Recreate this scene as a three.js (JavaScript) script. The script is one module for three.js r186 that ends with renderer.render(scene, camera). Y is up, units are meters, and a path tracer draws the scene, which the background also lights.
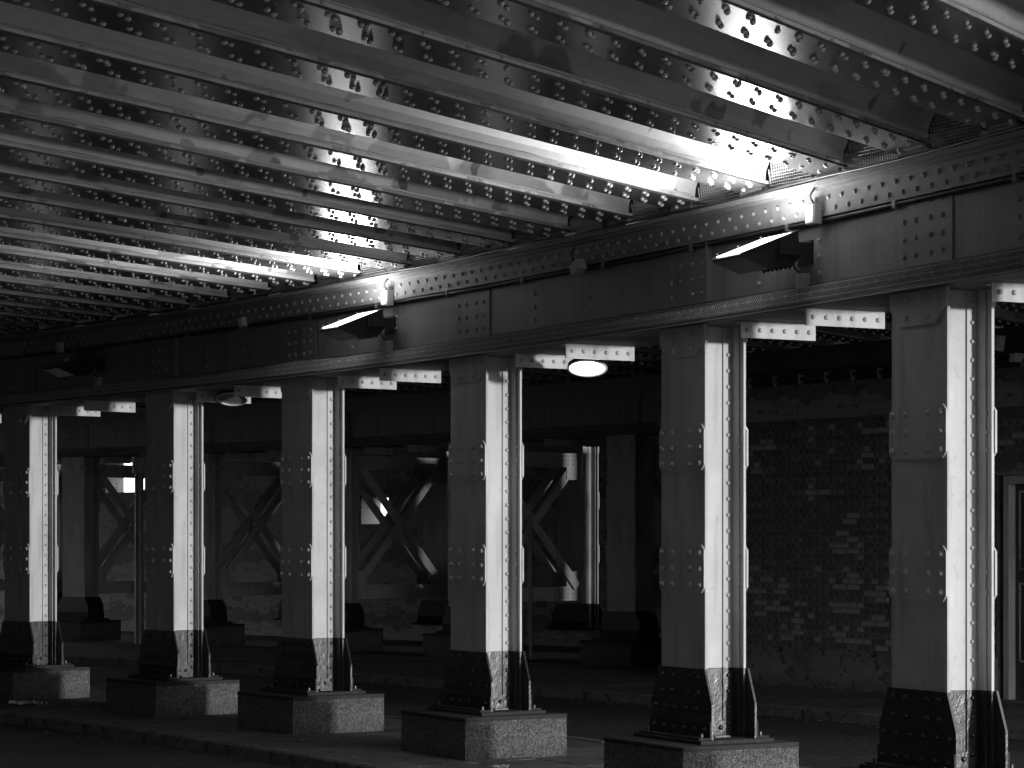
import * as THREE from 'three';
import { mergeGeometries } from 'three/addons/utils/BufferGeometryUtils.js';
import { RectAreaLightUniformsLib } from 'three/addons/lights/RectAreaLightUniformsLib.js';

// ---------------------------------------------------------------- camera, sky, sun, exposure
const scene = new THREE.Scene();
const EYE = 1.88, FOCAL = 2400, HORIZON = 542;
const camera = new THREE.PerspectiveCamera(2 * Math.atan(HORIZON / FOCAL) * 180 / Math.PI, 1024 / (2 * HORIZON), 0.1, 1500);
camera.position.set(0, EYE, 0);
camera.lookAt(0, EYE, -10);
camera.setViewOffset(1024, 2 * HORIZON, 0, 0, 1024, 768);          // level camera, lens shifted upwards
camera.updateProjectionMatrix();

const SUN_AZ = 48 * Math.PI / 180, SUN_EL = 0.7 * Math.PI / 180;   // low hazy sun shining in through the open end
const SUN_DIR = new THREE.Vector3(Math.sin(SUN_AZ) * Math.cos(SUN_EL), Math.sin(SUN_EL), Math.cos(SUN_AZ) * Math.cos(SUN_EL));
{
  const w = 128, h = 64, data = new Float32Array(w * h * 4);
  for (let j = 0; j < h; j++) for (let i = 0; i < w; i++) {
    const e = ((j + 0.5) / h - 0.5) * Math.PI, up = Math.max(0, Math.sin(e));
    const v = e < 0 ? 0.4 : 3.7 - 1.3 * up, k = (j * w + i) * 4;
    data[k] = data[k + 1] = data[k + 2] = v; data[k + 3] = 1;
  }
  const sky = new THREE.DataTexture(data, w, h, THREE.RGBAFormat, THREE.FloatType);
  sky.mapping = THREE.EquirectangularReflectionMapping; sky.magFilter = THREE.LinearFilter; sky.minFilter = THREE.LinearFilter; sky.needsUpdate = true;
  scene.background = sky; scene.environment = sky;
}
const sun = new THREE.DirectionalLight(0xffffff, 3.1);
sun.position.copy(SUN_DIR).multiplyScalar(80); sun.target.position.set(0, 0, -20); sun.position.add(sun.target.position);
sun.castShadow = true; sun.shadow.radius = 6; sun.shadow.mapSize.set(2048, 2048);
Object.assign(sun.shadow.camera, { left: -60, right: 60, top: 60, bottom: -60, near: 1, far: 250 });
scene.add(sun, sun.target);

const renderer = new THREE.WebGLRenderer({ antialias: true });
renderer.setSize(1024, 768);
renderer.toneMapping = THREE.LinearToneMapping;
renderer.toneMappingExposure = 1.25;
renderer.shadowMap.enabled = true;
RectAreaLightUniformsLib.init();
const FLOOD_POWER = 118, ROUND_POWER = 36;

// ---------------------------------------------------------------- helpers
let seed = 20240611;
const rnd = () => { seed = (seed * 1664525 + 1013904223) >>> 0; return seed / 4294967296; };
const hash2 = (i, j) => { let h = (i * 374761393 + j * 668265263) >>> 0; h = Math.imul(h ^ (h >>> 13), 1274126177) >>> 0; return ((h ^ (h >>> 16)) >>> 0) / 4294967296; };
function vnoise(x, y, px = 0, py = 0) {                             // value noise, periodic when px, py are given
  const xi = Math.floor(x), yi = Math.floor(y), fx = x - xi, fy = y - yi, sx = fx * fx * (3 - 2 * fx), sy = fy * fy * (3 - 2 * fy);
  const m = (a, p) => p ? ((a % p) + p) % p : a;
  const a = hash2(m(xi, px), m(yi, py)), b = hash2(m(xi + 1, px), m(yi, py)), c = hash2(m(xi, px), m(yi + 1, py)), d = hash2(m(xi + 1, px), m(yi + 1, py));
  return a + (b - a) * sx + (c - a) * sy + (a - b - c + d) * sx * sy;
}
function fbm(x, y, px, py, oct = 4) { let s = 0, a = 0.5, t = 0; for (let o = 0; o < oct; o++) { s += a * vnoise(x, y, px, py); t += a; x *= 2; y *= 2; px *= 2; py *= 2; a *= 0.5; x += 0; } return s / t; }
function texture(n, fn, srgb = true) {
  const d = new Uint8Array(n * n * 4);
  for (let j = 0; j < n; j++) for (let i = 0; i < n; i++) { const v = Math.max(0, Math.min(255, 255 * fn(i / n, j / n))), k = (j * n + i) * 4; d[k] = d[k + 1] = d[k + 2] = v; d[k + 3] = 255; }
  const t = new THREE.DataTexture(d, n, n, THREE.RGBAFormat);
  t.wrapS = t.wrapT = THREE.RepeatWrapping; t.magFilter = THREE.LinearFilter; t.minFilter = THREE.LinearMipmapLinearFilter; t.generateMipmaps = true;
  if (srgb) t.colorSpace = THREE.SRGBColorSpace; t.needsUpdate = true; return t;
}
const step = (a, b, x) => { const t = Math.max(0, Math.min(1, (x - a) / (b - a))); return t * t * (3 - 2 * t); };
const tPaint = texture(512, (u, v) => 0.93 - 0.10 * fbm(u * 6, v * 6, 6, 6) - 0.08 * step(0.45, 0.75, fbm(u * 26, v * 2, 26, 2)) - 0.05 * step(0.74, 0.8, fbm(u * 34, v * 22, 34, 22, 3)) + 0.03 * vnoise(u * 128, v * 128, 128, 128));
const tGrime = texture(512, (u, v) => { const p = fbm(u * 5, v * 5, 5, 5, 5), q = fbm(u * 9 + 0.3, v * 30, 9, 30, 4), r = fbm(u * 17, v * 17, 17, 17, 3); return 0.92 - 0.26 * step(0.535, 0.56, p) - 0.12 * step(0.5, 0.7, q) - 0.3 * step(0.77, 0.785, r) + 0.05 * vnoise(u * 100, v * 100, 100, 100); });
const tBlack = texture(256, (u, v) => 0.62 + 0.3 * fbm(u * 9, v * 9, 9, 9) + 0.4 * step(0.66, 0.7, fbm(u * 30, v * 12, 30, 12, 3)));
const tConcrete = texture(512, (u, v) => 0.45 + 0.4 * step(0.2, 0.8, 0.35 * vnoise(u * 64, v * 64, 64, 64) + 0.65 * vnoise(u * 128, v * 128, 128, 128)) + 0.2 * (fbm(u * 5, v * 5, 5, 5) - 0.4));
const tConcreteBump = texture(512, (u, v) => vnoise(u * 128, v * 128, 128, 128) * 0.4 + vnoise(u * 64, v * 64, 64, 64) * 0.6, false);
const tAsphalt = texture(512, (u, v) => 0.68 + 0.25 * vnoise(u * 170, v * 170, 170, 170) + 0.3 * (fbm(u * 4, v * 4, 4, 4) - 0.5) - 0.18 * step(0.62, 0.66, fbm(u * 7, v * 7, 7, 7)));
const tSpots = texture(512, (u, v) => 0.75 + 0.4 * (fbm(u * 6, v * 6, 6, 6) - 0.5) - 0.25 * step(0.7, 0.73, fbm(u * 22, v * 22, 22, 22, 2)) + 0.12 * vnoise(u * 120, v * 120, 120, 120));
const tFine = texture(512, (u, v) => 0.5 * fbm(u * 40, v * 40, 40, 40, 3) + 0.5 * vnoise(u * 12, v * 12, 12, 12), false);
const tRough = texture(512, (u, v) => 0.75 + 0.5 * (fbm(u * 8, v * 8, 8, 8) - 0.5) + 0.25 * vnoise(u * 60, v * 60, 60, 60) - 0.1, false);
const grey = (v) => new THREE.Color().setRGB(v, v, v);
const mat = (v, rough, o = {}) => new THREE.MeshStandardMaterial({ color: grey(v), roughness: rough, ...o });
const M = {
  column: mat(0.42, 0.5, { map: tPaint, bumpMap: tFine, bumpScale: 0.0008 }),
  girder: mat(0.19, 0.42, { map: tPaint, bumpMap: tFine, bumpScale: 0.001 }),
  rivet: mat(0.4, 0.34),  // deck rivets: paler than the plates, raking light painted into the colour
  litGirderRivet: mat(0.22, 0.4),  // girder paint made lighter, so the heads look caught by light
  shadedStrip: mat(0.07, 0.24, { map: tPaint, bumpMap: tFine, bumpScale: 0.0002 }),  // near-black tone paints in the shade on the downward faces
  arch: mat(0.58, 0.55, { map: tGrime, bumpMap: tFine, bumpScale: 0.0012 }),
  litLip: mat(0.55, 0.6, { map: tGrime }),  // pale tone paints in side light along the plate edges
  black: mat(0.02, 0.3, { map: tBlack, bumpMap: tFine, bumpScale: 0.0022 }),
  concrete: mat(0.16, 0.95, { map: tConcrete, bumpMap: tConcreteBump, bumpScale: 0.015 }),
  stone: mat(0.2, 0.9, { map: tSpots, bumpMap: tConcreteBump, bumpScale: 0.003 }),
  band: mat(0.22, 0.7, { map: tGrime, bumpMap: tFine, bumpScale: 0.004 }),
  paving: mat(0.17, 0.85, { map: tSpots, bumpMap: tConcreteBump, bumpScale: 0.003 }),
  plaza: mat(0.07, 0.9, { map: tAsphalt, bumpMap: tConcreteBump, bumpScale: 0.003 }),
  blackMatt: mat(0.02, 0.85, { map: tBlack, bumpMap: tFine, bumpScale: 0.003 }),
  grimy: mat(0.1, 0.7, { map: tGrime, bumpMap: tFine, bumpScale: 0.002 }),
  asphalt: mat(0.055, 0.85, { map: tAsphalt, bumpMap: tConcreteBump, bumpScale: 0.006 }),
  mortar: mat(0.18, 0.95, { map: tSpots }),
  wire: mat(0.4, 0.5),
  dark: mat(0.03, 0.55, { map: tSpots }),
  boxGrey: mat(0.5, 0.5, { map: tPaint }),
  cable: mat(0.02, 0.5),
  door: mat(0.04, 0.4, { map: tPaint, bumpMap: tFine, bumpScale: 0.001 }),
  doorEdge: mat(0.4, 0.5, { map: tGrime }),
  render: mat(0.78, 0.9, { map: tPaint }),
  windowGlass: mat(0.03, 0.08),
  glass: new THREE.MeshStandardMaterial({ color: grey(0.6), roughness: 0.2, emissive: grey(1), emissiveIntensity: 5 }),
  glassOff: mat(0.15, 0.1),
  leaf: mat(0.3, 0.9),
  litter: mat(0.7, 0.8),
};
const bricks = [0.2, 0.23, 0.26, 0.22, 0.29].map((v) => mat(v, 0.9, { map: tSpots, bumpMap: tConcreteBump, bumpScale: 0.003 }));
const brickPale = [0.29, 0.35].map((v) => mat(v, 0.95, { map: tGrime, bumpMap: tConcreteBump, bumpScale: 0.003 }));

// plan: concentric arcs. t runs along the column row (away from the open end), c across it (away from the camera's road)
const H0 = 0.4385, RAD = 61.679, OX = -53.0573, OD = -10.8279;
const ang = (t) => H0 + t / RAD;
const P = (t, c, y = 0) => new THREE.Vector3(OX + (RAD + c) * Math.cos(ang(t)), y, -(OD + (RAD + c) * Math.sin(ang(t))));
const inv = (x, d) => [(Math.atan2(d - OD, x - OX) - H0) * RAD, Math.hypot(x - OX, d - OD) - RAD];
const turn = (t) => ang(t) - Math.PI / 2;                           // local +x towards the open end, +z towards the camera's road

const taken = {};
const numbered = (n) => { const k = taken[n] = (taken[n] ?? -1) + 1; return k ? n + '_' + String(k).padStart(3, '0') : n; };
let uvShift = 0;
function boxUV(g, scale) {
  g = g.index ? g.toNonIndexed() : g;
  const p = g.attributes.position, uv = new Float32Array(p.count * 2), a = new THREE.Vector3(), b = new THREE.Vector3(), c = new THREE.Vector3();
  for (let i = 0; i < p.count; i += 3) {
    a.fromBufferAttribute(p, i); b.fromBufferAttribute(p, i + 1).sub(a); c.fromBufferAttribute(p, i + 2).sub(a); b.cross(c);
    const x = Math.abs(b.x), y = Math.abs(b.y), z = Math.abs(b.z);
    for (let k = 0; k < 3; k++) {
      a.fromBufferAttribute(p, i + k);
      if (y >= x && y >= z) { uv[(i + k) * 2] = a.x / scale; uv[(i + k) * 2 + 1] = a.z / scale; }
      else if (x >= z) { uv[(i + k) * 2] = a.z / scale; uv[(i + k) * 2 + 1] = a.y / scale; }
      else { uv[(i + k) * 2] = a.x / scale; uv[(i + k) * 2 + 1] = a.y / scale; }
    }
  }
  if (uvShift) for (let i = 0; i < uv.length; i += 2) { uv[i] += uvShift * 0.37; uv[i + 1] += uvShift * 0.61; }
  g.setAttribute('uv', new THREE.BufferAttribute(uv, 2)); return g;
}
function clean(g) { g = g.index ? g.toNonIndexed() : g; for (const k of Object.keys(g.attributes)) if (k !== 'position' && k !== 'normal') g.deleteAttribute(k); if (!g.attributes.normal) g.computeVertexNormals(); return g; }
function mesh(name, geos, m, parent, scale = m === M.black ? 0.5 : 1.3) {
  geos = (Array.isArray(geos) ? geos : [geos]).map(clean);
  const g = boxUV(geos.length > 1 ? mergeGeometries(geos) : geos[0], scale);
  const o = new THREE.Mesh(g, m); o.name = parent ? name : numbered(name); o.castShadow = o.receiveShadow = true; (parent || scene).add(o); return o;
}
function thing(name, label, category, group, pos, rotY) {
  const o = new THREE.Group(); o.name = numbered(name); o.userData = { label, category }; if (group) o.userData.group = group;
  if (pos) o.position.copy(pos); if (rotY !== undefined) o.rotation.y = rotY; scene.add(o); return o;
}
const tag = (o, label, category, group) => { Object.assign(o.userData, { label, category }); if (group) o.userData.group = group; return o; };
const structure = (o) => { o.userData.kind = 'structure'; return o; };
const stuff = (o) => { o.userData.kind = 'stuff'; return o; };
const box = (x0, x1, y0, y1, z0, z1) => new THREE.BoxGeometry(x1 - x0, y1 - y0, z1 - z0).translate((x0 + x1) / 2, (y0 + y1) / 2, (z0 + z1) / 2);
function poly(pts, z0, z1) {                                        // polygon in x, y pulled along z
  const s = new THREE.Shape(pts.map((q) => new THREE.Vector2(q[0], q[1])));
  return new THREE.ExtrudeGeometry(s, { depth: z1 - z0, bevelEnabled: false }).translate(0, 0, z0);
}
function chamferBox(x0, x1, y0, y1, z0, z1, b) {
  const s = new THREE.Shape([[x0 + b, y0 + b], [x1 - b, y0 + b], [x1 - b, y1 - b], [x0 + b, y1 - b]].map((q) => new THREE.Vector2(...q)));
  return new THREE.ExtrudeGeometry(s, { depth: z1 - z0 - 2 * b, bevelEnabled: true, bevelSize: b, bevelThickness: b, bevelSegments: 2 }).translate(0, 0, z0 + b);
}
function quads(rings, closedRing, caps) {                           // rings: arrays of Vector3 of equal length
  const pos = [], n = rings[0].length, put = (a, b, c) => pos.push(a.x, a.y, a.z, b.x, b.y, b.z, c.x, c.y, c.z);
  for (let i = 0; i + 1 < rings.length; i++) for (let j = 0; j < (closedRing ? n : n - 1); j++) {
    const k = (j + 1) % n, a = rings[i][j], b = rings[i][k], c = rings[i + 1][k], d = rings[i + 1][j]; put(a, b, c); put(a, c, d);
  }
  if (caps) for (const [r, f] of [[rings[0], 1], [rings[rings.length - 1], 0]]) {
    for (const [a, b, c] of THREE.ShapeUtils.triangulateShape(caps, [])) f ? put(r[a], r[c], r[b]) : put(r[a], r[b], r[c]);
  }
  const g = new THREE.BufferGeometry(); g.setAttribute('position', new THREE.Float32BufferAttribute(pos, 3)); g.computeVertexNormals(); return g;
}
function sweep(profile, t0, t1, dt = 0.8) {                         // closed profile of [c, y] pulled along the arc
  const k = Math.max(1, Math.ceil((t1 - t0) / dt)), rings = [], cap = profile.map((q) => new THREE.Vector2(q[0], q[1]));
  if (THREE.ShapeUtils.isClockWise(cap)) { profile = [...profile].reverse(); cap.reverse(); }
  for (let i = 0; i <= k; i++) rings.push(profile.map(([c, y]) => P(t0 + (t1 - t0) * i / k, c, y)));
  return quads(rings, true, cap);
}
const rect = (c0, c1, y0, y1) => [[c0, y0], [c1, y0], [c1, y1], [c0, y1]];
function bar(p, q, w, d = w) {
  const v = q.clone().sub(p), l = v.length(), g = new THREE.BoxGeometry(w, l, d);
  return g.applyQuaternion(new THREE.Quaternion().setFromUnitVectors(new THREE.Vector3(0, 1, 0), v.normalize())).translate((p.x + q.x) / 2, (p.y + q.y) / 2, (p.z + q.z) / 2);
}
function tube(pts, r, seg = 6) { return new THREE.TubeGeometry(new THREE.CatmullRomCurve3(pts), pts.length * 6, r, seg); }
const domes = {};
const V = (x, y, z) => new THREE.Vector3(x, y, z);
function rivet(p, n, r = 0.019) {
  const base = domes[r] ??= new THREE.SphereGeometry(r, 8, 3, 0, Math.PI * 2, 0, Math.PI / 2).scale(1, 0.95, 1);
  return base.clone().applyQuaternion(new THREE.Quaternion().setFromUnitVectors(V(0, 1, 0), n)).translate(p.x, p.y, p.z);
}
const ZF = V(0, 0, 1), ZB = V(0, 0, -1), XR = V(1, 0, 0), XL = V(-1, 0, 0), DOWN = V(0, -1, 0);

// ---------------------------------------------------------------- levels
const SOFFIT = 3.518, PAINT = 0.918, PLINTH = 0.37, DECK = 4.42, ROAD = -0.12;
const COLS = [0, 2.9916, 6.4009, 9.6487, 12.5919, 15.9788];         // t of the near right flange edge of each column, right to left
const CW = 0.6243, CD = 0.368;

// ---------------------------------------------------------------- ground, roads, pavements
structure(mesh('ground', new THREE.PlaneGeometry(900, 900).rotateX(-Math.PI / 2).translate(0, ROAD - 0.01, -60), M.plaza, null, 4));
structure(mesh('road', sweep(rect(-9.2, -1.29, ROAD - 0.005, ROAD), -3, 62, 1), M.asphalt, null, 2.3));
structure(mesh('road', sweep(rect(-9.29, 17, ROAD - 0.005, ROAD - 0.001), -24, -3.01, 1), M.asphalt, null, 2.3));
structure(mesh('road', sweep(rect(1.84, 17, ROAD - 0.005, ROAD), -3, 62, 1), M.asphalt, null, 2.3));
function pavement(c0, c1, t0, t1, kerbs, bay) {
  const root = structure(new THREE.Group()); root.name = numbered('pavement'); scene.add(root);
  const in0 = kerbs.includes(-1) ? c0 + 0.155 : c0, in1 = kerbs.includes(1) ? c1 - 0.155 : c1, rows = 2;
  mesh('bedding', sweep(rect(in0, in1, ROAD, -0.03), t0, t1, 1), M.mortar, root);
  for (let t = t0; t < t1 - 0.01; t += bay) for (let r = 0; r < rows; r++) {
    const a = in0 + (in1 - in0) * r / rows, b = in0 + (in1 - in0) * (r + 1) / rows, y = (rnd() - 0.5) * 0.006, s = (r % 2) * bay * 0.5;
    mesh('slab', sweep(rect(a + 0.006, b - 0.006, -0.05, y), t + s + 0.006, t + s + bay - 0.006, bay), M.paving, root, 1.7);
  }
  for (const k of kerbs) for (let t = t0; t < t1 - 0.01; t += 0.92) {
    const a = k < 0 ? c0 : c1 - 0.15, b = a + 0.15, y = 0.004 + (rnd() - 0.5) * 0.008, e = 0.02;
    const prof = k < 0 ? [[a, ROAD - 0.05], [b, ROAD - 0.05], [b, y], [a + e, y], [a, y - e]] : [[a, ROAD - 0.05], [b, ROAD - 0.05], [b, y - e], [b - e, y], [a, y]];
    mesh('kerb_stone', sweep(prof, t + 0.004, t + 0.916, 1), M.stone, root, 1.1);
  }
}
pavement(-1.3, 1.85, -3, 21, [-1, 1], 1.5);
pavement(6.3, 10.4, 3, 32, [-1], 1.8);
structure(mesh('pavement', sweep(rect(-9.3, -6.3, ROAD + 0.002, 0), -8, 62, 1), M.paving, null, 1.7));

// ---------------------------------------------------------------- bridge deck: riveted flange plates and arch plates
const DX = 0.5476, DD = 0.8368, PITCH = 0.835, STRIP = 0.34;
const Q = (n, s, y) => V(DD * n + DX * s, y, -(-DX * n + DD * s));   // n across the troughs, s along them
function spans(n, ok) {
  const out = []; let a = null;
  for (let s = -35; s < 70; s += 0.04) { const [t, c] = inv(DD * n + DX * s, -DX * n + DD * s), f = ok(t, c); if (f && a === null) a = s; if (!f && a !== null) { if (s - a > 0.4) out.push([a, s]); a = null; } }
  return out;
}
const troughSweep = (prof, s0, s1) => {
  let cap = prof.map((q) => new THREE.Vector2(q[0], q[1])); if (!THREE.ShapeUtils.isClockWise(cap)) { prof = [...prof].reverse(); cap.reverse(); }
  return quads([prof.map(([n, y]) => Q(n, s0, y)), prof.map(([n, y]) => Q(n, s1, y))], true, cap);
};
const deck = thing('bridge_deck', 'riveted steel trough deck with arched plates forming the dark bridge ceiling', 'bridge deck');
mesh('light_baffle', [sweep(rect(0.5, 0.7, 4.3675, 4.779), -34, -1.1, 1.5), sweep(rect(0.5, 0.7, 3.52, 4.367), -34, -9.01, 1.5)], M.band, deck);  // added baffle, unseen: shuts out daylight above and beyond the girder
mesh('deck_slab', [sweep(rect(-9.6, 0.72, 4.78, 5.15), -34, 62, 1.5), sweep(rect(0.74, 17.4, 4.78, 5.15), -1.2, 46, 1.5)], M.band, deck);  // near slab carried on unseen behind the camera to hold back skylight
{
  const near = (t, c) => c > -9.3 && c < -0.02 && t > -12 && t < 40, rear = (t, c) => c > 0.66 && c < 11 && t > -1.1 && t < 40;
  const spots = [], fl = M.shadedStrip;
  for (let k = -9; k < 46; k++) {
    const n0 = -8.68 - PITCH * (k - 2);
    for (const [ok, isNear] of [[near, true], [rear, false]]) {
      for (const [s0, s1] of spans(n0 - STRIP / 2, ok)) {
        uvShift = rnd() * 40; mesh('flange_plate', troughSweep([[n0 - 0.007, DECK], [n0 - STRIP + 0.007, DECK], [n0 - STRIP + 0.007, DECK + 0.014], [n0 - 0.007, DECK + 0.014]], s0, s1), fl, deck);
        mesh('cover_plate', troughSweep([[n0, DECK + 0.0145], [n0 - STRIP, DECK + 0.0145], [n0 - STRIP, DECK + 0.036], [n0, DECK + 0.036]], s0, s1), M.litLip, deck); uvShift = 0;
        const jit = rnd() * 0.26;
        for (let s = s0 + 0.06 + jit; s < s1 - 0.05; s += 0.26) {
          const dense = hash2(Math.floor(s / 2.34) + k * 7, 5) < 0.9 && (s % 2.34) < 0.26;
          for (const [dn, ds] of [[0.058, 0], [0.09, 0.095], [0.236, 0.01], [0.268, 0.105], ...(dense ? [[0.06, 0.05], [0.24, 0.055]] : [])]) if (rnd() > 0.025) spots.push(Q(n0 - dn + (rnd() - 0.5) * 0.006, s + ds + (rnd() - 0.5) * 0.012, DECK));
        }
      }
      const a = n0 - STRIP, b = n0 - PITCH, mid = (a + b) / 2, hw = (a - b) / 2, arc = (r, o) => Array.from({ length: 13 }, (_, i) => { const f = Math.PI * i / 12; return [mid + (hw + o) * Math.cos(f), DECK + 0.0375 + (r + o) * Math.sin(f)]; });
      for (const [s0, s1] of spans(mid, ok)) {
        const inner = arc(0.26, 0), outer = arc(0.26, 0.012).reverse(); uvShift = rnd() * 40;
        mesh('arch_plate', troughSweep([...inner, ...outer], s0, s1), M.arch, deck, 4.3); uvShift = 0;
        if (isNear && n0 > -22) {                                   // ragged sealant bead along the foot of the far wall
          const rings = []; let i = 0;
          for (let s = s0 + 0.02; s < s1; s += 0.05, i++) {
            const r = 0.002 + 0.011 * fbm(i * 0.13 + k * 31.7, k * 3.3, 0, 0, 3) + 0.003 * vnoise(i * 0.6, k * 9.1);
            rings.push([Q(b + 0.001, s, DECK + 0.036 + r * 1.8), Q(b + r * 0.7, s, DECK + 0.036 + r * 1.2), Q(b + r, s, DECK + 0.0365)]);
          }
          if (rings.length > 2) mesh('sealant_bead', quads(rings, false), M.litLip, deck, 0.9);
        }
        // wire netting across the open trough end above the girder
        if (isNear && n0 > -20 && s1 - s0 > 2) {
          const w = [], top = (n) => DECK + 0.0375 + 0.25 * Math.sqrt(Math.max(0, 1 - ((n - mid) / hw) ** 2)), e = s1 - 0.03;
          const sl = (n) => e - (n - mid) * 0.45;
          for (let n = b + 0.012; n < a - 0.005; n += 0.022) w.push(bar(Q(n, sl(n), DECK - 0.02), Q(n, sl(n) - 0.05, top(n)), 0.0042));
          for (let y = DECK; y < DECK + 0.3; y += 0.022) { const h = hw * Math.sqrt(Math.max(0, 1 - ((Math.max(y, DECK + 0.0375) - DECK - 0.0375) / 0.25) ** 2)); if (h > 0.03) w.push(bar(Q(mid - h, sl(mid - h) - 0.02, y), Q(mid + h, sl(mid + h) - 0.02, y), 0.0042)); }
          stuff(mesh('bird_netting', w, M.wire, deck));
        }
      }
    }
  }
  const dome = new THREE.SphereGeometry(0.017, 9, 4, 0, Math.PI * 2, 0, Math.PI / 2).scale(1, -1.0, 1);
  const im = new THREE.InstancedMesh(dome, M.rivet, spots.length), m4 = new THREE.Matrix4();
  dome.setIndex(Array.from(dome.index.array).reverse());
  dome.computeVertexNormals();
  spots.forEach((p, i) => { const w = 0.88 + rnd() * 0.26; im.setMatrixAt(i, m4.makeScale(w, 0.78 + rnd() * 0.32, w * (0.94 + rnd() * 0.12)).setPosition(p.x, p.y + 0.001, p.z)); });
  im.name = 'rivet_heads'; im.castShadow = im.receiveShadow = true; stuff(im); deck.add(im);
}

// ---------------------------------------------------------------- girders
function girder(cShift, t0, t1, cols, full, label) {
  const g = thing('plate_girder', label, 'girder');
  const s = (p) => p.map(([c, y]) => [c + cShift, y]);
  mesh('front_web', sweep(s(rect(0.05, 0.07, 3.552, 4.335)), t0, t1), M.girder, g);
  mesh('rear_web', sweep(s(rect(0.56, 0.58, 3.552, 4.335)), t0, t1), M.girder, g);
  mesh('bottom_flange', sweep(s(rect(-0.09, 0.72, SOFFIT, 3.552)), t0, t1), M.grimy, g);
  mesh('bottom_angle', sweep(s([[-0.05, 3.5525], [0.0495, 3.5525], [0.0495, 3.69], [0.035, 3.69], [0.035, 3.568], [-0.05, 3.568]]), t0, t1), M.grimy, g);
  mesh('top_angle', sweep(s([[0.0495, 4.334], [-0.06, 4.334], [-0.06, 4.318], [0.0, 4.318], [0.0, 4.14], [0.0495, 4.14]]), t0, t1), M.girder, g);
  mesh('top_flange', sweep(s(rect(-0.11, 0.74, 4.335, 4.367)), t0, t1), M.girder, g);
  const riv = [], add = (t, c, y, r) => { const a = ang(t); riv.push(rivet(P(t, c + cShift, y), V(-Math.cos(a), 0, Math.sin(a)), r)); };
  for (let t = t0 + 0.05; t < t1; t += 0.16) { add(t, 0.0, 4.185); add(t + 0.08, 0.0, 4.265); add(t + 0.04, 0.035, 3.63); }
  for (let i = 0; i < cols.length; i++) {
    for (const d of [0.1, 0.23, 0.4, 0.53]) for (let r = 0; r < 4; r++) add(cols[i] + d, 0.038, 3.76 + r * 0.115);
    const prev = i ? cols[i - 1] : cols[0] - 3.1, bay = cols[i] - prev;
    for (const q of [0.52, 0.78]) for (let r = 0; r < 4; r++) add(prev + bay * q, 0.05, 3.76 + r * 0.115);
    mesh('cover_plate', sweep(s(rect(0.038, 0.0495, 3.692, 4.138)), cols[i] + 0.0, cols[i] + 0.63, 1), M.girder, g);
    if (i === 2 || i === 5) mesh('plate_edge', sweep(s(rect(0.0, 0.0495, 3.692, 4.138)), cols[i] - 0.02, cols[i] - 0.004, 1), M.girder, g);
    // angle bars bolted across the underside
    for (const [dt, c0] of [[-0.336, 0.1], [-1.396, -0.04]]) {
      const t = cols[i] + dt; if (t < t0 + 0.2) continue;
      const grp = new THREE.Group(); grp.name = 'soffit_bar'; grp.position.copy(P(t, cShift, SOFFIT)); grp.rotation.y = turn(t); g.add(grp);
      mesh('angle', [box(-0.012, 0, -0.122, -0.002, -c0 - 0.67, -c0), box(-0.09, -0.0125, -0.014, -0.002, -c0 - 0.67, -c0)], M.column, grp);
      if (full) stuff(mesh('bolt_heads', Array.from({ length: 6 }, (_, j) => rivet(V(0, -0.062, -c0 - 0.06 - j * 0.11), XR, 0.019)), M.column, grp));
    }
  }
  stuff(mesh('rivet_heads', riv, M.litGirderRivet, g));
  return g;
}
const girder1 = girder(0, -9, 24, [-3.15, ...COLS, 19.2], true, 'long riveted plate girder carried by the near row of columns');
{ // packers between girder and flange plates, netting along the bottom flange
  for (let k = -4; k < 24; k++) {
    const n0 = -8.68 - PITCH * (k - 2) - STRIP / 2;
    let best = null; for (let s = -10; s < 45; s += 0.02) { const [t, c] = inv(DD * n0 + DX * s, -DX * n0 + DD * s); if (c > -0.09 && best === null) best = t; }
    if (best === null || best < -5 || best > 22) continue;
    mesh('bearing_packer', sweep(rect(-0.1, 0.1, 4.368, DECK - 0.002), best - 0.13, best + 0.15, 0.4), M.girder, girder1);
  }
  const w = [];
  for (let t = -3; t < 19; t += 0.034) w.push(bar(P(t, -0.096, 3.521), P(t + 0.012 * (vnoise(t * 3, 4) - 0.2), 0.0 + 0.02 * vnoise(t * 1.3, 2), 3.65 + 0.04 * vnoise(t * 0.9, 7)), 0.0055));
  for (let j = 0; j < 4; j++) { const f = j / 3; for (let t = -3; t < 19; t += 0.5) w.push(bar(P(t, -0.096 + 0.1 * f, 3.527 + 0.14 * f), P(t + 0.5, -0.096 + 0.1 * f, 3.527 + 0.14 * f), 0.0045)); }
  stuff(mesh('bird_netting', w, M.wire, girder1));
}
const COLS2 = [16.75, 19.9, 22.68, 25.75, 28.65, 31.7];
const girder2 = girder(10.8, 15.2, 36, COLS2, false, 'dark riveted girder over the far row of columns beyond the second road');

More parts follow.
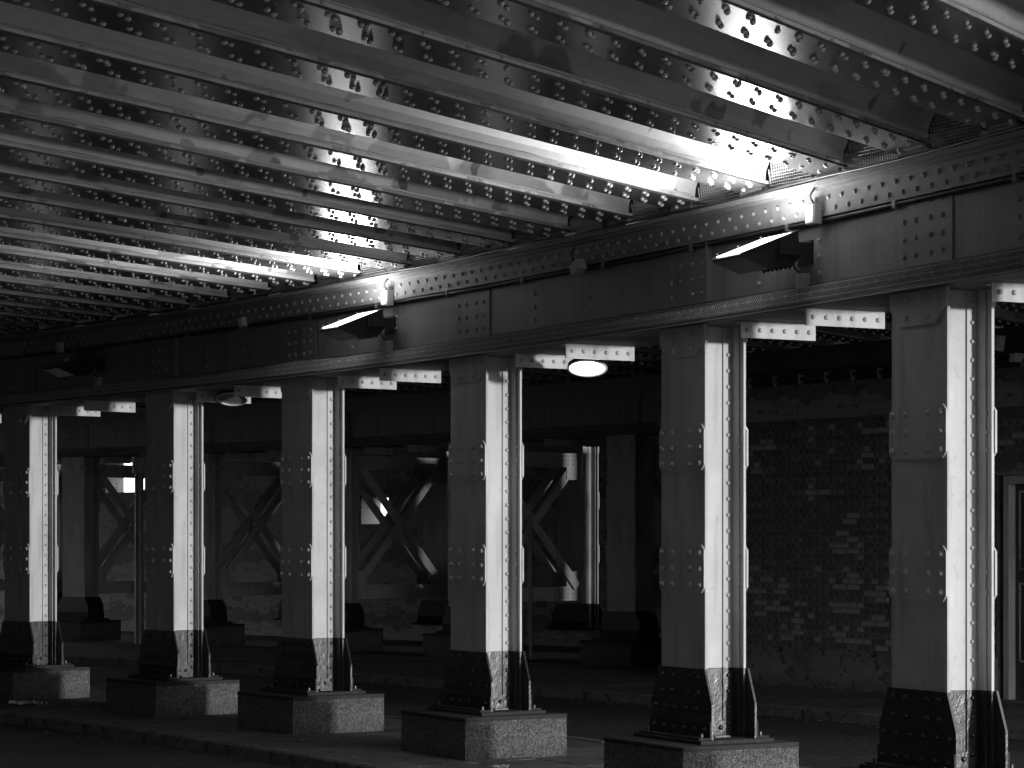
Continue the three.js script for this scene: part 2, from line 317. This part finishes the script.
// ---------------------------------------------------------------- columns
function makeColumn(detail, PAINT = 0.918, light = M.column, front = M.column) {
  uvShift = rnd() * 60;
  const o = new THREE.Group(), hw = CW / 2, hd = CD / 2, top = SOFFIT - 0.002;
  for (const s of [1, -1]) {
    const z0 = s > 0 ? hd - 0.022 : -hd, z1 = z0 + 0.022;
    mesh('flange', box(-hw, hw, PAINT, top, s > 0 ? z0 : z0 + 0.006, s > 0 ? z1 - 0.006 : z1), light, o);
    mesh('outer_plate', box(-hw + 0.002, hw - 0.002, PAINT, top, s > 0 ? z1 - 0.0058 : z0, s > 0 ? z1 : z0 + 0.0058), front, o);
    mesh('flange_foot', box(-hw, hw, PLINTH + 0.03, PAINT, z0, z1), M.black, o);
    const zo = s > 0 ? hd : -hd;                                    // outer face
    const pl = (pts, th) => poly(pts, s > 0 ? zo : zo - th, s > 0 ? zo + th : zo);
    const e = hw + 0.007, ch = 0.04, plate = (y0, y1) => pl([[-e + ch, y0], [e - ch, y0], [e, y0 + ch], [e, y1 - ch], [e - ch, y1], [-e + ch, y1], [-e, y1 - ch], [-e, y0 + ch]], 0.016);
    mesh('splice_plate', plate(2.42, 2.77), front, o); mesh('splice_plate', plate(1.495, 1.86), front, o);
    mesh('cap_gusset', pl([[-0.2, 3.29], [0.2, 3.29], [hw, 3.41], [hw, top], [-hw, top], [-hw, 3.41]], 0.014), front, o);
    mesh('base_gusset', pl([[-0.43, PLINTH + 0.03], [0.43, PLINTH + 0.03], [0.43, 0.66], [0.33, PAINT], [-0.33, PAINT], [-0.43, 0.66]], 0.018), M.black, o);
    const b0 = s > 0 ? zo + 0.0185 : zo - 0.0185, bz = (a, b) => s > 0 ? [b0 + a, b0 + b] : [b0 - b, b0 - a];
    mesh('base_angle', [box(-0.43, 0.43, PLINTH + 0.0305, PLINTH + 0.16, ...bz(0, 0.014)), box(-0.43, 0.43, PLINTH + 0.0305, PLINTH + 0.046, ...bz(0.0145, 0.11))], M.blackMatt, o);
  }
  for (const s of [1, -1]) {
    const x0 = s > 0 ? 0.15 : -0.162, x1 = x0 + 0.012, xo = s > 0 ? x1 : x0, ax = (a, b) => s > 0 ? [xo + a, xo + b] : [xo - b, xo - a];
    mesh('web', box(x0, x1, PAINT, top, -hd + 0.0225, hd - 0.0225), light, o);
    mesh('web_foot', box(x0, x1, PLINTH + 0.03, PAINT, -hd + 0.0225, hd - 0.0225), M.black, o);
    mesh('foot_cleat', [box(...ax(0.0005, 0.016), PLINTH + 0.0305, PLINTH + 0.15, -0.068, 0.068), box(...ax(0.0165, 0.11), PLINTH + 0.0305, PLINTH + 0.045, -0.068, 0.068)], M.black, o);
    for (const z of [1, -1]) {
      const zz = (a, b) => z > 0 ? [hd - 0.0225 - b, hd - 0.0225 - a] : [-hd + 0.0225 + a, -hd + 0.0225 + b];
      const L = (y0, y1) => [box(...ax(0.0005, 0.0125), y0, y1, ...zz(0.0005, 0.092)), box(...ax(0.013, 0.1), y0, y1, ...zz(0.0005, 0.0125))];
      mesh('corner_angle', L(PAINT, top), light, o); mesh('corner_angle_foot', L(PLINTH + 0.031, PAINT), M.black, o);
    }
  }
  mesh('base_plate', chamferBox(-0.48, 0.48, PLINTH + 0.001, PLINTH + 0.0295, -0.33, 0.33, 0.006), M.blackMatt, o);
  if (detail) {
    const a = [], aw = [], b = [];
    for (const s of [1, -1]) {
      const zp = s * (hd + 0.016), n = s > 0 ? ZF : ZB;
      for (const y of [2.475, 2.595, 2.715, 1.555, 1.6775, 1.8]) for (const x of [-0.27, -0.125, 0.125, 0.27]) { a.push(rivet(V(x, y, zp), n, 0.024)); a.push(rivet(V(x * 0.95 + (x > 0 ? 0.004 : -0.004), y, s * (hd - 0.022 - (Math.abs(x) > 0.2 ? 0 : 0.0125))), s > 0 ? ZB : ZF, 0.019)); }
      for (const x of [-0.25, -0.12, 0.12, 0.25]) a.push(rivet(V(x, 3.46, s * (hd + 0.014)), n, 0.021));
      for (const x of [-0.12, 0.12]) a.push(rivet(V(x, 3.34, s * (hd + 0.014)), n, 0.021));
      const g = s * (hd + 0.018);
      for (const x of [-0.25, -0.12, 0.12, 0.25]) { b.push(rivet(V(x, 0.86, g), n, 0.021)); b.push(rivet(V(x, 0.74, g), n, 0.021)); }
      for (const x of [-0.36, -0.22, -0.08, 0.08, 0.22, 0.36]) { b.push(rivet(V(x, 0.62, g), n, 0.021)); b.push(rivet(V(x, 0.47, s * (hd + 0.0325)), n, 0.021)); }
      for (const x of [-0.38, 0.38]) b.push(new THREE.CylinderGeometry(0.022, 0.022, 0.03, 6).translate(x, PLINTH + 0.06, s * (hd + 0.08)));
    }
    for (const s of [1, -1]) for (const z of [1, -1]) for (let y = 0.5; y < 3.48; y += 0.122) (y < PAINT + 0.02 ? b : aw).push(rivet(V(s * 0.1745, y, z * (hd - 0.0225 - 0.05)), s > 0 ? XR : XL, 0.018));
    for (const s of [1, -1]) for (const z of [-0.04, 0.04]) b.push(rivet(V(s * 0.178, PLINTH + 0.1, z), s > 0 ? XR : XL, 0.021));
    stuff(mesh('rivet_heads', aw, light, o)); stuff(mesh('front_rivet_heads', a, M.column, o)); stuff(mesh('rivet_heads_black', b, M.black, o));
  }
  uvShift = 0; return o;
}
function place(o, name, label, category, group, t, c) {
  o.name = numbered(name); o.userData = { label, category }; if (group) o.userData.group = group;
  o.position.copy(P(t + CW / 2, c + CD / 2, 0)); o.rotation.y = turn(t + CW / 2); scene.add(o); return o;
}
const proto2 = makeColumn(false, 0.82, M.column, M.column);
const where = ['rightmost riveted steel column of the near row, in front of the door', 'second riveted column from the right, left of the bare brick wall', 'riveted column third from the right, left of the round lamp', 'riveted column fourth from the right, right of the far lit floodlight', 'riveted column second from the left in the near row', 'leftmost riveted column of the near row'];
const whereP = ['rightmost concrete plinth, cut off by the lower picture edge', 'dark concrete plinth under the second column from the right', 'grainy concrete plinth under the third column from the right', 'concrete plinth under the fourth column from the right, by the kerb', 'concrete plinth under the second column from the left', 'black concrete plinth of the leftmost column, pale litter before it'];
const protoP = new THREE.Group();
mesh('block', chamferBox(-0.575, 0.575, -0.02, PLINTH - 0.035, -0.52, 0.52, 0.012), M.concrete, protoP, 0.8);
mesh('painted_top', chamferBox(-0.578, 0.578, PLINTH - 0.036, PLINTH, -0.523, 0.523, 0.014), M.blackMatt, protoP);
COLS.forEach((t, i) => {
  place(makeColumn(true, PAINT + [0, 0.006, -0.004, 0.005, -0.006, 0.004][i]), 'steel_column', where[i], 'column', 'near row of riveted columns', t, 0);
  place(i ? protoP.clone() : protoP, 'concrete_plinth', whereP[i], 'plinth', 'plinths of the near row', t, -0.03);
});
place(makeColumn(true), 'steel_column', 'riveted steel column just outside the right picture edge', 'column', 'near row of riveted columns', -3.15, 0);
const far2 = ['far column set against the end of the brick wall', 'far column hidden behind the third near column from the right', 'far column between the third and fourth near columns', 'far column right of the second near column from the left', 'far column between the two leftmost near columns', 'far column at the left picture edge'];
COLS2.forEach((t, i) => {
  place(i ? proto2.clone() : proto2, 'steel_column', far2[i], 'column', 'far row of columns', t, 10.8);
  const p = place(protoP.clone(), 'concrete_plinth', 'plinth under the ' + far2[i], 'plinth', 'plinths of the far row', t, 10.8);
  place(proto2.clone(), 'steel_column', 'rear trestle column braced to the ' + far2[i], 'column', 'rear trestle columns', t, i ? 13.35 : 13.6);  // first rear column added out of sight to shade the next trestle
});

// cross bracing between far and rear columns
function brace(t, label) {
  const o = thing('cross_brace', label, 'bracing', 'cross braces of the far trestles', P(t + CW / 2, 11.2, 0), turn(t + CW / 2));
  for (const x of [0.19, -0.19]) {
    const L = 2.1, y0 = 1.12, y1 = 3.2;
    for (const [ya, yb, off] of [[y0, y1, 0.0], [y1, y0, 0.075]]) {
      const p = V(x + off, ya, -0.05), q = V(x + off, yb, -L + 0.05);
      mesh('diagonal', [bar(p, q, 0.012, 0.16), bar(V(p.x - 0.05, p.y + 0.065, p.z), V(q.x - 0.05, q.y + 0.065, q.z), 0.09, 0.012)], M.column, o);
    }
    for (const [z, y] of [[-0.12, y0 + 0.1], [-L + 0.12, y0 + 0.1], [-0.12, y1 - 0.1], [-L + 0.12, y1 - 0.1]]) mesh('gusset', box(x + 0.014, x + 0.024, y - 0.16, y + 0.16, z - 0.14, z + 0.14), M.column, o);
  }
  for (const y of [1.0, 3.27]) {
    mesh('tie_beam', [box(0.2, 0.215, y - 0.12, y + 0.12, -2.15, 0), box(-0.215, -0.2, y - 0.12, y + 0.12, -2.15, 0), box(-0.1995, 0.1995, y + 0.105, y + 0.12, -2.15, 0)], M.column, o);
    const r = []; for (let z = -2.1; z < -0.05; z += 0.11) for (const dy of [-0.07, 0, 0.07]) r.push(rivet(V(0.215, y + dy, z), XR, 0.018));
    stuff(mesh('rivet_heads', r, M.column, o));
  }
}
const bl = ['added riveted cross brace hidden behind the brick wall, shading the next brace', 'riveted cross brace seen right of the third column from the right', 'riveted cross brace seen right of the fourth column from the right', 'riveted cross brace seen between the second and third columns from the left', 'riveted cross brace lit from outside between the two leftmost columns', 'riveted cross brace at the left picture edge'];
COLS2.forEach((t, i) => brace(t, bl[i]));  // first brace is added, hidden, to break the sun on the second

// ---------------------------------------------------------------- brick abutment beyond the second road
{
  const w = thing('abutment_wall', 'sooty brick abutment wall with pale lime stains beyond the second road', 'wall'), c = 8.95;
  const DT0 = 7.85, DT1 = 9.2, DH = 2.66;                            // doorway
  mesh('wall_core', [sweep(rect(c + 0.02, 9.5, ROAD, 3.46), DT1, 14.55, 1), sweep(rect(c + 0.02, 9.5, ROAD, 3.46), -1, DT0, 1), sweep(rect(c + 0.02, 9.5, DH, 3.46), DT0, DT1, 1), sweep(rect(c + 0.3, 9.5, ROAD, DH), DT0, DT1, 1)], M.mortar, w);
  for (let t = DT1; t < 14.5; t += 1.07) mesh('plinth_stone', sweep(rect(c - 0.045, c + 0.0195, 0, 0.516), t + 0.006, Math.min(14.55, t + 1.064), 1), M.stone, w, 1.4);
  for (let t = 2; t < 14.5; t += 1.7) mesh('stone_band', sweep(rect(c - 0.06, 9.7, 3.4605, 3.915), t + 0.004, Math.min(14.58, t + 1.696), 1), M.band, w, 1.2);
  mesh('ledge', sweep(rect(c - 0.02, 9.7, 3.9155, 4.4), 0, 14.5, 1), M.dark, w);
  mesh('lintel', sweep(rect(c - 0.05, c + 0.25, 2.661, 2.96), DT0 - 0.2, DT1 + 0.2, 1), M.band, w);
  const unit = new THREE.BoxGeometry(0.215, 0.065, 0.03), half = new THREE.BoxGeometry(0.1025, 0.065, 0.03), u1 = boxUV(unit.toNonIndexed(), 0.7), h1 = boxUV(half.toNonIndexed(), 0.7);
  const rest = [], list = [], patch = (t, y) => {
    const f = fbm(t * 2.1 + 40, y * 1.6 + 9, 0, 0, 4), streak = fbm(t * 7 + 3, y * 0.7 + 1, 0, 0, 3);
    return (y > 2.75 && streak > 0.56 ? 1 : 0) + (f > 0.6 ? 1 : 0);
  };
  for (let j = 0; j < 38; j++) {
    const y = 0.516 + 0.005 + 0.0325 + j * 0.0757; if (y > 3.42) break;
    for (let i = 0; i < 45; i++) {
      const header = j % 2 === 1, pitch = header ? 0.1125 : 0.225, t = 4.5 + (i + (header ? 0.25 : 0)) * 0.225;
      for (let h = 0; h < (header ? 2 : 1); h++) {
        const tt = t + 0.1125 + (header ? (h - 0.5) * 0.1125 : 0);
        if (tt > 14.5 || (y < 3.0 && tt > DT0 - 0.12 && tt < DT1 + 0.12)) continue;
        list.push({ t: tt, y, header, vis: tt > 10.75 && tt < 13.2 ? 1 : 0 });
      }
    }
  }
  let shown = 0;
  for (const q of list) {
    const pale = patch(q.t, q.y), m = pale && rnd() < 0.4 ? brickPale[pale > 1 ? 1 : 0] : bricks[Math.floor(rnd() * 5)];
    const p = P(q.t, c + 0.008 + (rnd() - 0.5) * 0.006, q.y), g = q.header ? h1 : u1;
    if (q.vis && shown < 295 && !q.header) { const o = new THREE.Mesh(g, m); o.name = 'brick'; o.position.copy(p); o.rotation.y = turn(q.t); o.castShadow = o.receiveShadow = true; w.add(o); shown++; }
    else (rest[[...bricks, ...brickPale].indexOf(m)] ??= []).push(g.clone().applyMatrix4(new THREE.Matrix4().makeRotationY(turn(q.t)).setPosition(p)));
  }
  rest.forEach((r, i) => { if (!r) return; const o = new THREE.Mesh(mergeGeometries(r), [...bricks, ...brickPale][i]); o.name = 'brickwork'; o.castShadow = o.receiveShadow = true; stuff(o); w.add(o); });

  // panelled door
  const d = thing('panelled_door', 'black panelled door with worn pale mouldings in the brick wall', 'door', null, P((DT0 + DT1) / 2, c + 0.1, 0), turn((DT0 + DT1) / 2));
  const hw = (DT1 - DT0) / 2;
  mesh('door_frame', [box(-hw + 0.003, -hw + 0.09, 0, DH - 0.003, -0.1, 0.1), box(hw - 0.09, hw - 0.003, 0, DH - 0.003, -0.1, 0.1), box(-hw + 0.0905, hw - 0.0905, DH - 0.1, DH - 0.003, -0.1, 0.1)], M.boxGrey, d);
  mesh('door_leaf', box(-hw + 0.092, hw - 0.092, 0.02, DH - 0.103, -0.06, -0.01), M.door, d);
  for (const [x0, x1] of [[-hw + 0.17, -0.05], [0.05, hw - 0.17]]) for (const [y0, y1] of [[0.47, 1.4], [1.55, 2.48]]) {
    const f = 0.022, pn = mesh('door_panel', box(x0 + f, x1 - f, y0 + f, y1 - f, -0.0095, 0.004), M.door, d);
    mesh('moulding', [box(x0, x0 + f, y0, y1, -0.0095, 0.012), box(x1 - f, x1, y0, y1, -0.0095, 0.012), box(x0 + f, x1 - f, y0, y0 + f, -0.0095, 0.012), box(x0 + f, x1 - f, y1 - f, y1, -0.0095, 0.012)], M.doorEdge, pn);
  }
  mesh('door_knob', new THREE.SphereGeometry(0.035, 10, 8).translate(0.47, 1.48, 0.03), M.boxGrey, d);
  const s = mesh('door_step', sweep(rect(c - 0.06, c + 0.28, -0.02, 0.03), DT0 + 0.005, DT1 - 0.005, 1), M.stone, d); s.applyMatrix4(new THREE.Matrix4().copy((d.updateMatrixWorld(), d.matrixWorld)).invert());

  // pipes with clips along the top of the wall
  [[3.99, 0.028], [4.08, 0.02]].forEach(([y, r], i) => {
    const o = thing('wall_pipe', i ? 'thin upper pipe clipped along the top of the brick wall' : 'thicker lower pipe clipped along the top of the brick wall', 'pipe', 'pipes above the stone band');
    mesh('pipe', tube(Array.from({ length: 12 }, (_, k) => P(4 + k * 0.95, c - 0.07, y)), r), M.dark, o);
    const clips = [];
    for (let t = 5; t < 14.4; t += 0.42) for (const q of [box(-0.012, 0.012, y - r - 0.02, y + r + 0.03, -0.01, 0.05 + r), new THREE.CylinderGeometry(0.02, 0.02, 0.03, 8).translate(0, y - r - 0.035, 0.04)]) clips.push(clean(q).applyMatrix4(new THREE.Matrix4().makeRotationY(turn(t)).setPosition(P(t, c - 0.035, 0))));
    if (!i) stuff(mesh('clips', clips, M.girder, o));
  });
}
// walls that close the space
tag(mesh('closing_wall', [sweep(rect(-9.85, -9.3, ROAD - 0.02, 4.77), -7, 62, 1.5), sweep(rect(-13, -9.3, ROAD - 0.02, 15), -40, -7.01, 1.5)], M.band, null), 'added unseen wall along the near road behind the camera, blocking the sky', 'wall');  // added unseen wall, tall outside the deck to keep column fronts dark
tag(mesh('added_shade_wall', sweep(rect(9.51, 13.9, ROAD - 0.02, 4.77), 14.1, 14.5, 0.8), M.band, null), 'added wall behind the brick abutment, shading the far columns and braces', 'wall');  // added to keep the sun off the far columns and braces
const backWall = (t0, t1, y0, y1) => sweep(rect(16.8, 17.4, y0, y1), t0, t1, 1.5);
tag(mesh('closing_wall', [backWall(10, 26.7, ROAD - 0.02, 4.77), backWall(26.7, 27.3, ROAD - 0.02, 2.25), backWall(26.7, 27.3, 2.8, 4.77), backWall(27.3, 32.2, ROAD - 0.02, 4.77), backWall(32.2, 33.25, ROAD - 0.02, 3.0), backWall(32.2, 33.25, 3.68, 4.77), backWall(33.25, 36, ROAD - 0.02, 4.77)], M.band, null), 'dark wall at the back of the trestles', 'wall');
tag(mesh('added_end_wall', sweep(rect(-9.29, 4.6, ROAD - 0.02, 4.77), 45, 45.6, 0.8), M.band, null), 'added wall out of view, keeping daylight out of the far end', 'wall');  // added out of view to cut daylight and reflections from the far end

// ---------------------------------------------------------------- floodlights on the girder
function floodlight(t, lit, label) {
  const o = thing('floodlight', label, 'floodlight', 'floodlights on the near girder', P(t, 0.05, 3.9), turn(t));
  // side profile: u away from the girder, v up
  const prof = [[0.20, 0.135], [0.66, -0.045], [0.655, -0.065], [0.44, -0.135], [0.26, -0.10], [0.18, 0.0]];
  const body = poly(prof, -0.19, 0.19).rotateY(-Math.PI / 2);
  mesh('housing', body, M.dark, o);
  mesh('end_rim', [poly([[0.19, 0.137], [0.665, -0.047], [0.668, -0.036], [0.194, 0.149]], -0.2, -0.185).rotateY(-Math.PI / 2), poly([[0.19, 0.137], [0.665, -0.047], [0.668, -0.036], [0.194, 0.149]], 0.185, 0.2).rotateY(-Math.PI / 2), poly([[0.19, 0.136], [0.225, 0.123], [0.229, 0.134], [0.194, 0.148]], -0.185, 0.185).rotateY(-Math.PI / 2)], M.dark, o);
  const tilt = Math.atan2(0.18, 0.46), gl = mesh('glass', new THREE.BoxGeometry(0.35, 0.006, 0.42).rotateX(tilt).translate(0, 0.05, 0.44), lit ? M.glass : M.glassOff, o);
  mesh('bracket', [box(-0.025, 0.025, 0.0, 0.06, 0.0, 0.25), box(-0.09, 0.09, -0.07, 0.1, 0.0, 0.02), box(-0.215, -0.2, -0.03, 0.06, 0.1, 0.36), box(0.2, 0.215, -0.03, 0.06, 0.1, 0.36), box(-0.2, 0.2, -0.005, 0.05, 0.09, 0.1)], M.dark, o);
  mesh('cooling_fins', Array.from({ length: 7 }, (_, k) => poly([[0.19, 0.0], [0.27, -0.1], [0.25, -0.125], [0.16, -0.03]], -0.165 + k * 0.055, -0.159 + k * 0.055).rotateY(-Math.PI / 2)), M.dark, o);
  stuff(mesh('bezel_screws', [0.26, 0.45, 0.62].flatMap((u) => [-0.193, 0.193].map((x) => rivet(V(x, 0.16 - u * 0.385 + 0.012 + 0.06, u), V(0, 0.93, 0.37), 0.008))), M.boxGrey, o));
  mesh('junction_box', chamferBox(-0.04, 0.04, -0.23, -0.13, 0.0, 0.07, 0.006), M.boxGrey, o);
  mesh('flex', tube([V(0, -0.13, 0.03), V(-0.03, -0.1, 0.07), V(-0.02, -0.03, 0.12), V(0, 0.0, 0.2)], 0.008), M.cable, o);
  if (lit) {
    const l = new THREE.RectAreaLight(0xffffff, FLOOD_POWER, 0.34, 0.4), dir = V(0, Math.cos(tilt), Math.sin(tilt));
    l.position.set(0, 0.05, 0.44).addScaledVector(dir, 0.02); o.add(l); o.updateMatrixWorld(true);
    l.lookAt(o.localToWorld(l.position.clone().add(dir)));
  }
}
floodlight(1.72, true, 'lit floodlight on the girder between the two rightmost columns');
floodlight(-5.2, true, 'lit floodlight on the girder just outside the right picture edge');
floodlight(8.2, true, 'lit floodlight on the girder between the third and fourth columns from the right');
floodlight(14.35, false, 'unlit black floodlight on the girder at the left');

// round lamps under the rear edge of the girder
function roundLamp(t, lit, label, y, c = 0.95) {
  const o = thing('round_lamp', label, 'lamp', 'round lamps behind the girder', P(t, c, y), turn(t));
  const lean = new THREE.Quaternion().setFromUnitVectors(DOWN, V(0.3, -1, 0.22).normalize());
  const L = (pts) => new THREE.LatheGeometry(pts.map((q) => new THREE.Vector2(...q)), 28).applyQuaternion(lean);
  mesh('housing', L([[0.0, 0.1], [0.07, 0.1], [0.1, 0.085], [0.125, 0.05], [0.168, 0.015], [0.168, -0.012], [0.16, -0.012], [0.158, 0.01]]), M.dark, o);
  mesh('rim', new THREE.TorusGeometry(0.162, 0.01, 8, 32).rotateX(Math.PI / 2).translate(0, -0.012, 0).applyQuaternion(lean), M.boxGrey, o);
  mesh('glass', new THREE.CylinderGeometry(0.156, 0.156, 0.006, 32).applyQuaternion(lean), lit ? M.glass : M.glassOff, o);
  mesh('stem', box(-0.03, 0.03, 0.06, SOFFIT - y - 0.002, -0.03, 0.03), M.dark, o);
  if (lit) { const l = new THREE.RectAreaLight(0xffffff, ROUND_POWER, 0.24, 0.24); l.position.set(0.009, -0.03, 0.006); o.add(l); o.updateMatrixWorld(true); l.lookAt(o.localToWorld(V(0.3, -1, 0.22))); }
}
roundLamp(5.46, true, 'lit round lamp hanging between the third column and the second from the right', 3.37, 0.45);
roundLamp(3.1, true, 'lit round lamp mostly hidden by a bar left of the rightmost column', 3.62);
roundLamp(12.11, false, 'unlit round lamp hidden behind a bar between the second and third columns from the left', 3.44, 0.45);

// fittings high on the brick wall at the right
{
  const o = thing('wall_lamp', 'pale tilted bulkhead lamp high on the brick wall at the right edge', 'lamp', null, P(8.95, 8.72, 4.2), turn(8.95));
  mesh('body', chamferBox(-0.08, 0.08, -0.09, 0.09, 0, 0.1, 0.012).rotateZ(-0.2), M.boxGrey, o); mesh('arm', box(-0.02, 0.02, -0.02, 0.02, -0.22, 0), M.dark, o); mesh('cover', chamferBox(-0.06, 0.06, -0.07, 0.07, 0.1, 0.112, 0.004).rotateZ(-0.2), M.boxGrey, o);
  const q = thing('wall_box', 'small grey box under the bulkhead lamp at the right edge', 'junction box', null, P(8.8, 8.8, 4.02), turn(8.8));
  mesh('body', chamferBox(-0.05, 0.05, -0.05, 0.05, -0.12, 0.06, 0.006), M.boxGrey, q); mesh('gland', new THREE.CylinderGeometry(0.014, 0.014, 0.05, 10).translate(0, 0.07, 0), M.dark, q);
}
// small fittings on the girder
function fitting(t, c, y, w, h, dd, label, roll = 0) {
  const o = thing('junction_box', label, 'junction box', null, P(t, c, y), turn(t));
  mesh('box_body', chamferBox(-w / 2, w / 2, -h / 2, h / 2, 0, dd, 0.006).rotateZ(roll), M.boxGrey, o);
  mesh('box_lid', chamferBox(-w / 2 + 0.008, w / 2 - 0.008, -h / 2 + 0.008, h / 2 - 0.008, dd, dd + 0.008, 0.003).rotateZ(roll), M.boxGrey, o);
  mesh('cable', tube([V(0, h / 2, dd / 2), V(0.03, h / 2 + 0.05, dd / 2 + 0.05), V(0.07, h / 2 + 0.12, 0.07), V(0.05, h / 2 + 0.2, 0.09)].map((v) => v.applyAxisAngle(ZF, roll)), 0.008), M.cable, o);
  return o;
}
fitting(1.5, -0.002, 4.16, 0.11, 0.14, 0.07, 'pale junction box on the girder above the right floodlight');
fitting(8.12, -0.002, 4.16, 0.11, 0.14, 0.07, 'pale junction box on the girder above the middle floodlight');
fitting(4.8, -0.002, 4.12, 0.12, 0.09, 0.09, 'small tilted box under the girder edge between two floodlights', 0.5);
fitting(11.03, -0.002, 4.15, 0.08, 0.1, 0.06, 'small grey box on the girder above the fourth column from the right', 0.2);
fitting(15.18, -0.002, 4.16, 0.09, 0.12, 0.06, 'dim junction box on the girder above the unlit floodlight');
{
  const o = thing('conduit', 'dark cable conduit running under the top edge of the girder', 'conduit');
  mesh('pipe', tube(Array.from({ length: 30 }, (_, k) => P(-3.4 + k * 0.9, 0.022, 4.118 + 0.004 * Math.sin(k * 2.1))), 0.02), M.cable, o);
  const cl = []; for (let t = -3.3; t < 22; t += 1.3) cl.push(box(-0.02, 0.02, 4.09, 4.139, 0.0, 0.05).applyMatrix4(new THREE.Matrix4().makeRotationY(turn(t)).setPosition(P(t, 0.048, 0))));
  stuff(mesh('clips', cl, M.girder, o));
  const c2 = thing('cable', 'thin black cable lying along the top of the girder', 'cable');
  mesh('wire', tube(Array.from({ length: 40 }, (_, k) => P(-3.5 + k * 0.6, -0.105 - 0.006 * Math.sin(k), 4.382 + 0.006 * Math.sin(k * 1.7))), 0.009), M.cable, c2);
}
// drainpipe and thin post by the far row
{
  const o = thing('drainpipe', 'grey drainpipe with pale collar between the two leftmost columns', 'drainpipe', null, P(26.8, 10.2, 0), turn(26.8));
  mesh('pipe', new THREE.CylinderGeometry(0.085, 0.085, 3.3, 16).translate(0, 1.65, 0), M.girder, o);
  mesh('collar', [new THREE.CylinderGeometry(0.13, 0.13, 0.3, 16).translate(0, 3.3, 0), box(-0.05, 0.25, 3.3, 3.4, -0.1, 0.1)], M.column, o);
  const q = thing('thin_post', 'thin upright post right of the third column from the right', 'post', null, P(19.0, 11.0, 0), turn(19));
  mesh('shaft', new THREE.CylinderGeometry(0.04, 0.04, 2.3, 10).translate(0, 1.15, 0), M.girder, q);
  mesh('foot', chamferBox(-0.1, 0.1, 0, 0.03, -0.1, 0.1, 0.006), M.girder, q);
}
// litter
function litter(t, c, w, label) {
  const o = thing('litter', label, 'litter', null, P(t, c, 0.008), turn(t) + 0.4), pos = [];
  for (let k = 0; k < 4; k++) { const g = new THREE.PlaneGeometry(w * (0.5 + rnd() * 0.5), 0.12, 6, 3).rotateX(-Math.PI / 2), a = g.attributes.position; for (let i = 0; i < a.count; i++) a.setY(i, 0.006 + 0.05 * rnd()); g.rotateY(rnd() * 0.8).translate((k - 1.5) * w * 0.25, 0, (rnd() - 0.5) * 0.06); g.computeVertexNormals(); pos.push(g); }
  mesh('crumpled_paper', pos, M.litter, o);
}
{ // leaves and scraps blown along the kerbs
  const bits = [];
  for (let k = 0; k < 420; k++) {
    const far = rnd() < 0.5, t = far ? 6 + rnd() * 14 : 1 + rnd() * 17, c = far ? 6.24 - Math.abs(rnd() + rnd() - 1) * 0.5 : rnd() < 0.6 ? -1.1 + rnd() * 0.9 : -1.36 - rnd() * 0.25, onRoad = far || c < -1.3;
    const g = new THREE.PlaneGeometry(0.02 + rnd() * 0.05, 0.015 + rnd() * 0.03, 2, 1).rotateX(-Math.PI / 2), a = g.attributes.position; for (let i = 0; i < a.count; i++) a.setY(i, 0.004 + rnd() * 0.014);
    bits.push(clean(g.rotateY(rnd() * 6.28).translate(...P(t, c, onRoad ? ROAD + 0.004 : 0.008).toArray())));
  }
  const o = stuff(mesh('leaf_debris', bits, M.leaf, null)); o.userData.label = 'dry leaves and scraps scattered along the kerbs'; o.userData.category = 'debris';
}
litter(14.85, -0.62, 0.34, 'crumpled pale paper lying before the leftmost plinth');
litter(5.1, -0.6, 0.1, 'scrap of paper on the pavement right of the third plinth from the right');

// ---------------------------------------------------------------- the street outside, lit by the sun
function building(name, label, pos, rot, w, h, d, floors, cols) {
  const o = thing(name, label, 'building', null, pos, rot);
  mesh('wall', box(-w / 2, w / 2, ROAD - 0.02, h, -d, 0), M.render, o, 3);
  mesh('cornice', box(-w / 2 - 0.2, w / 2 + 0.2, h + 0.001, h + 0.35, -d - 0.2, 0.25), M.render, o, 3);
  for (let f = 0; f < floors; f++) for (let k = 0; k < cols; k++) {
    const x = -w / 2 + (k + 0.5) * w / cols, y = 1.1 + f * h / floors;
    const win = mesh('window', [box(x - 0.5, x + 0.5, y, y + 0.07, 0.001, 0.06), box(x - 0.5, x + 0.5, y + 1.53, y + 1.6, 0.001, 0.06), box(x - 0.5, x - 0.44, y + 0.07, y + 1.53, 0.001, 0.06), box(x + 0.44, x + 0.5, y + 0.07, y + 1.53, 0.001, 0.06), box(x - 0.03, x + 0.03, y + 0.07, y + 1.53, 0.001, 0.05)], M.render, o);
    for (const s of [-1, 1]) mesh('pane', box(x + (s > 0 ? 0.03 : -0.44), x + (s > 0 ? 0.44 : -0.03), y + 0.07, y + 1.53, 0.001, 0.02), M.windowGlass, win);
  }
}
building('white_building', 'bright building seen through the braces at the far end', P(52, 14, 0), turn(52), 22, 9, 6, 3, 7);

renderer.render(scene, camera);
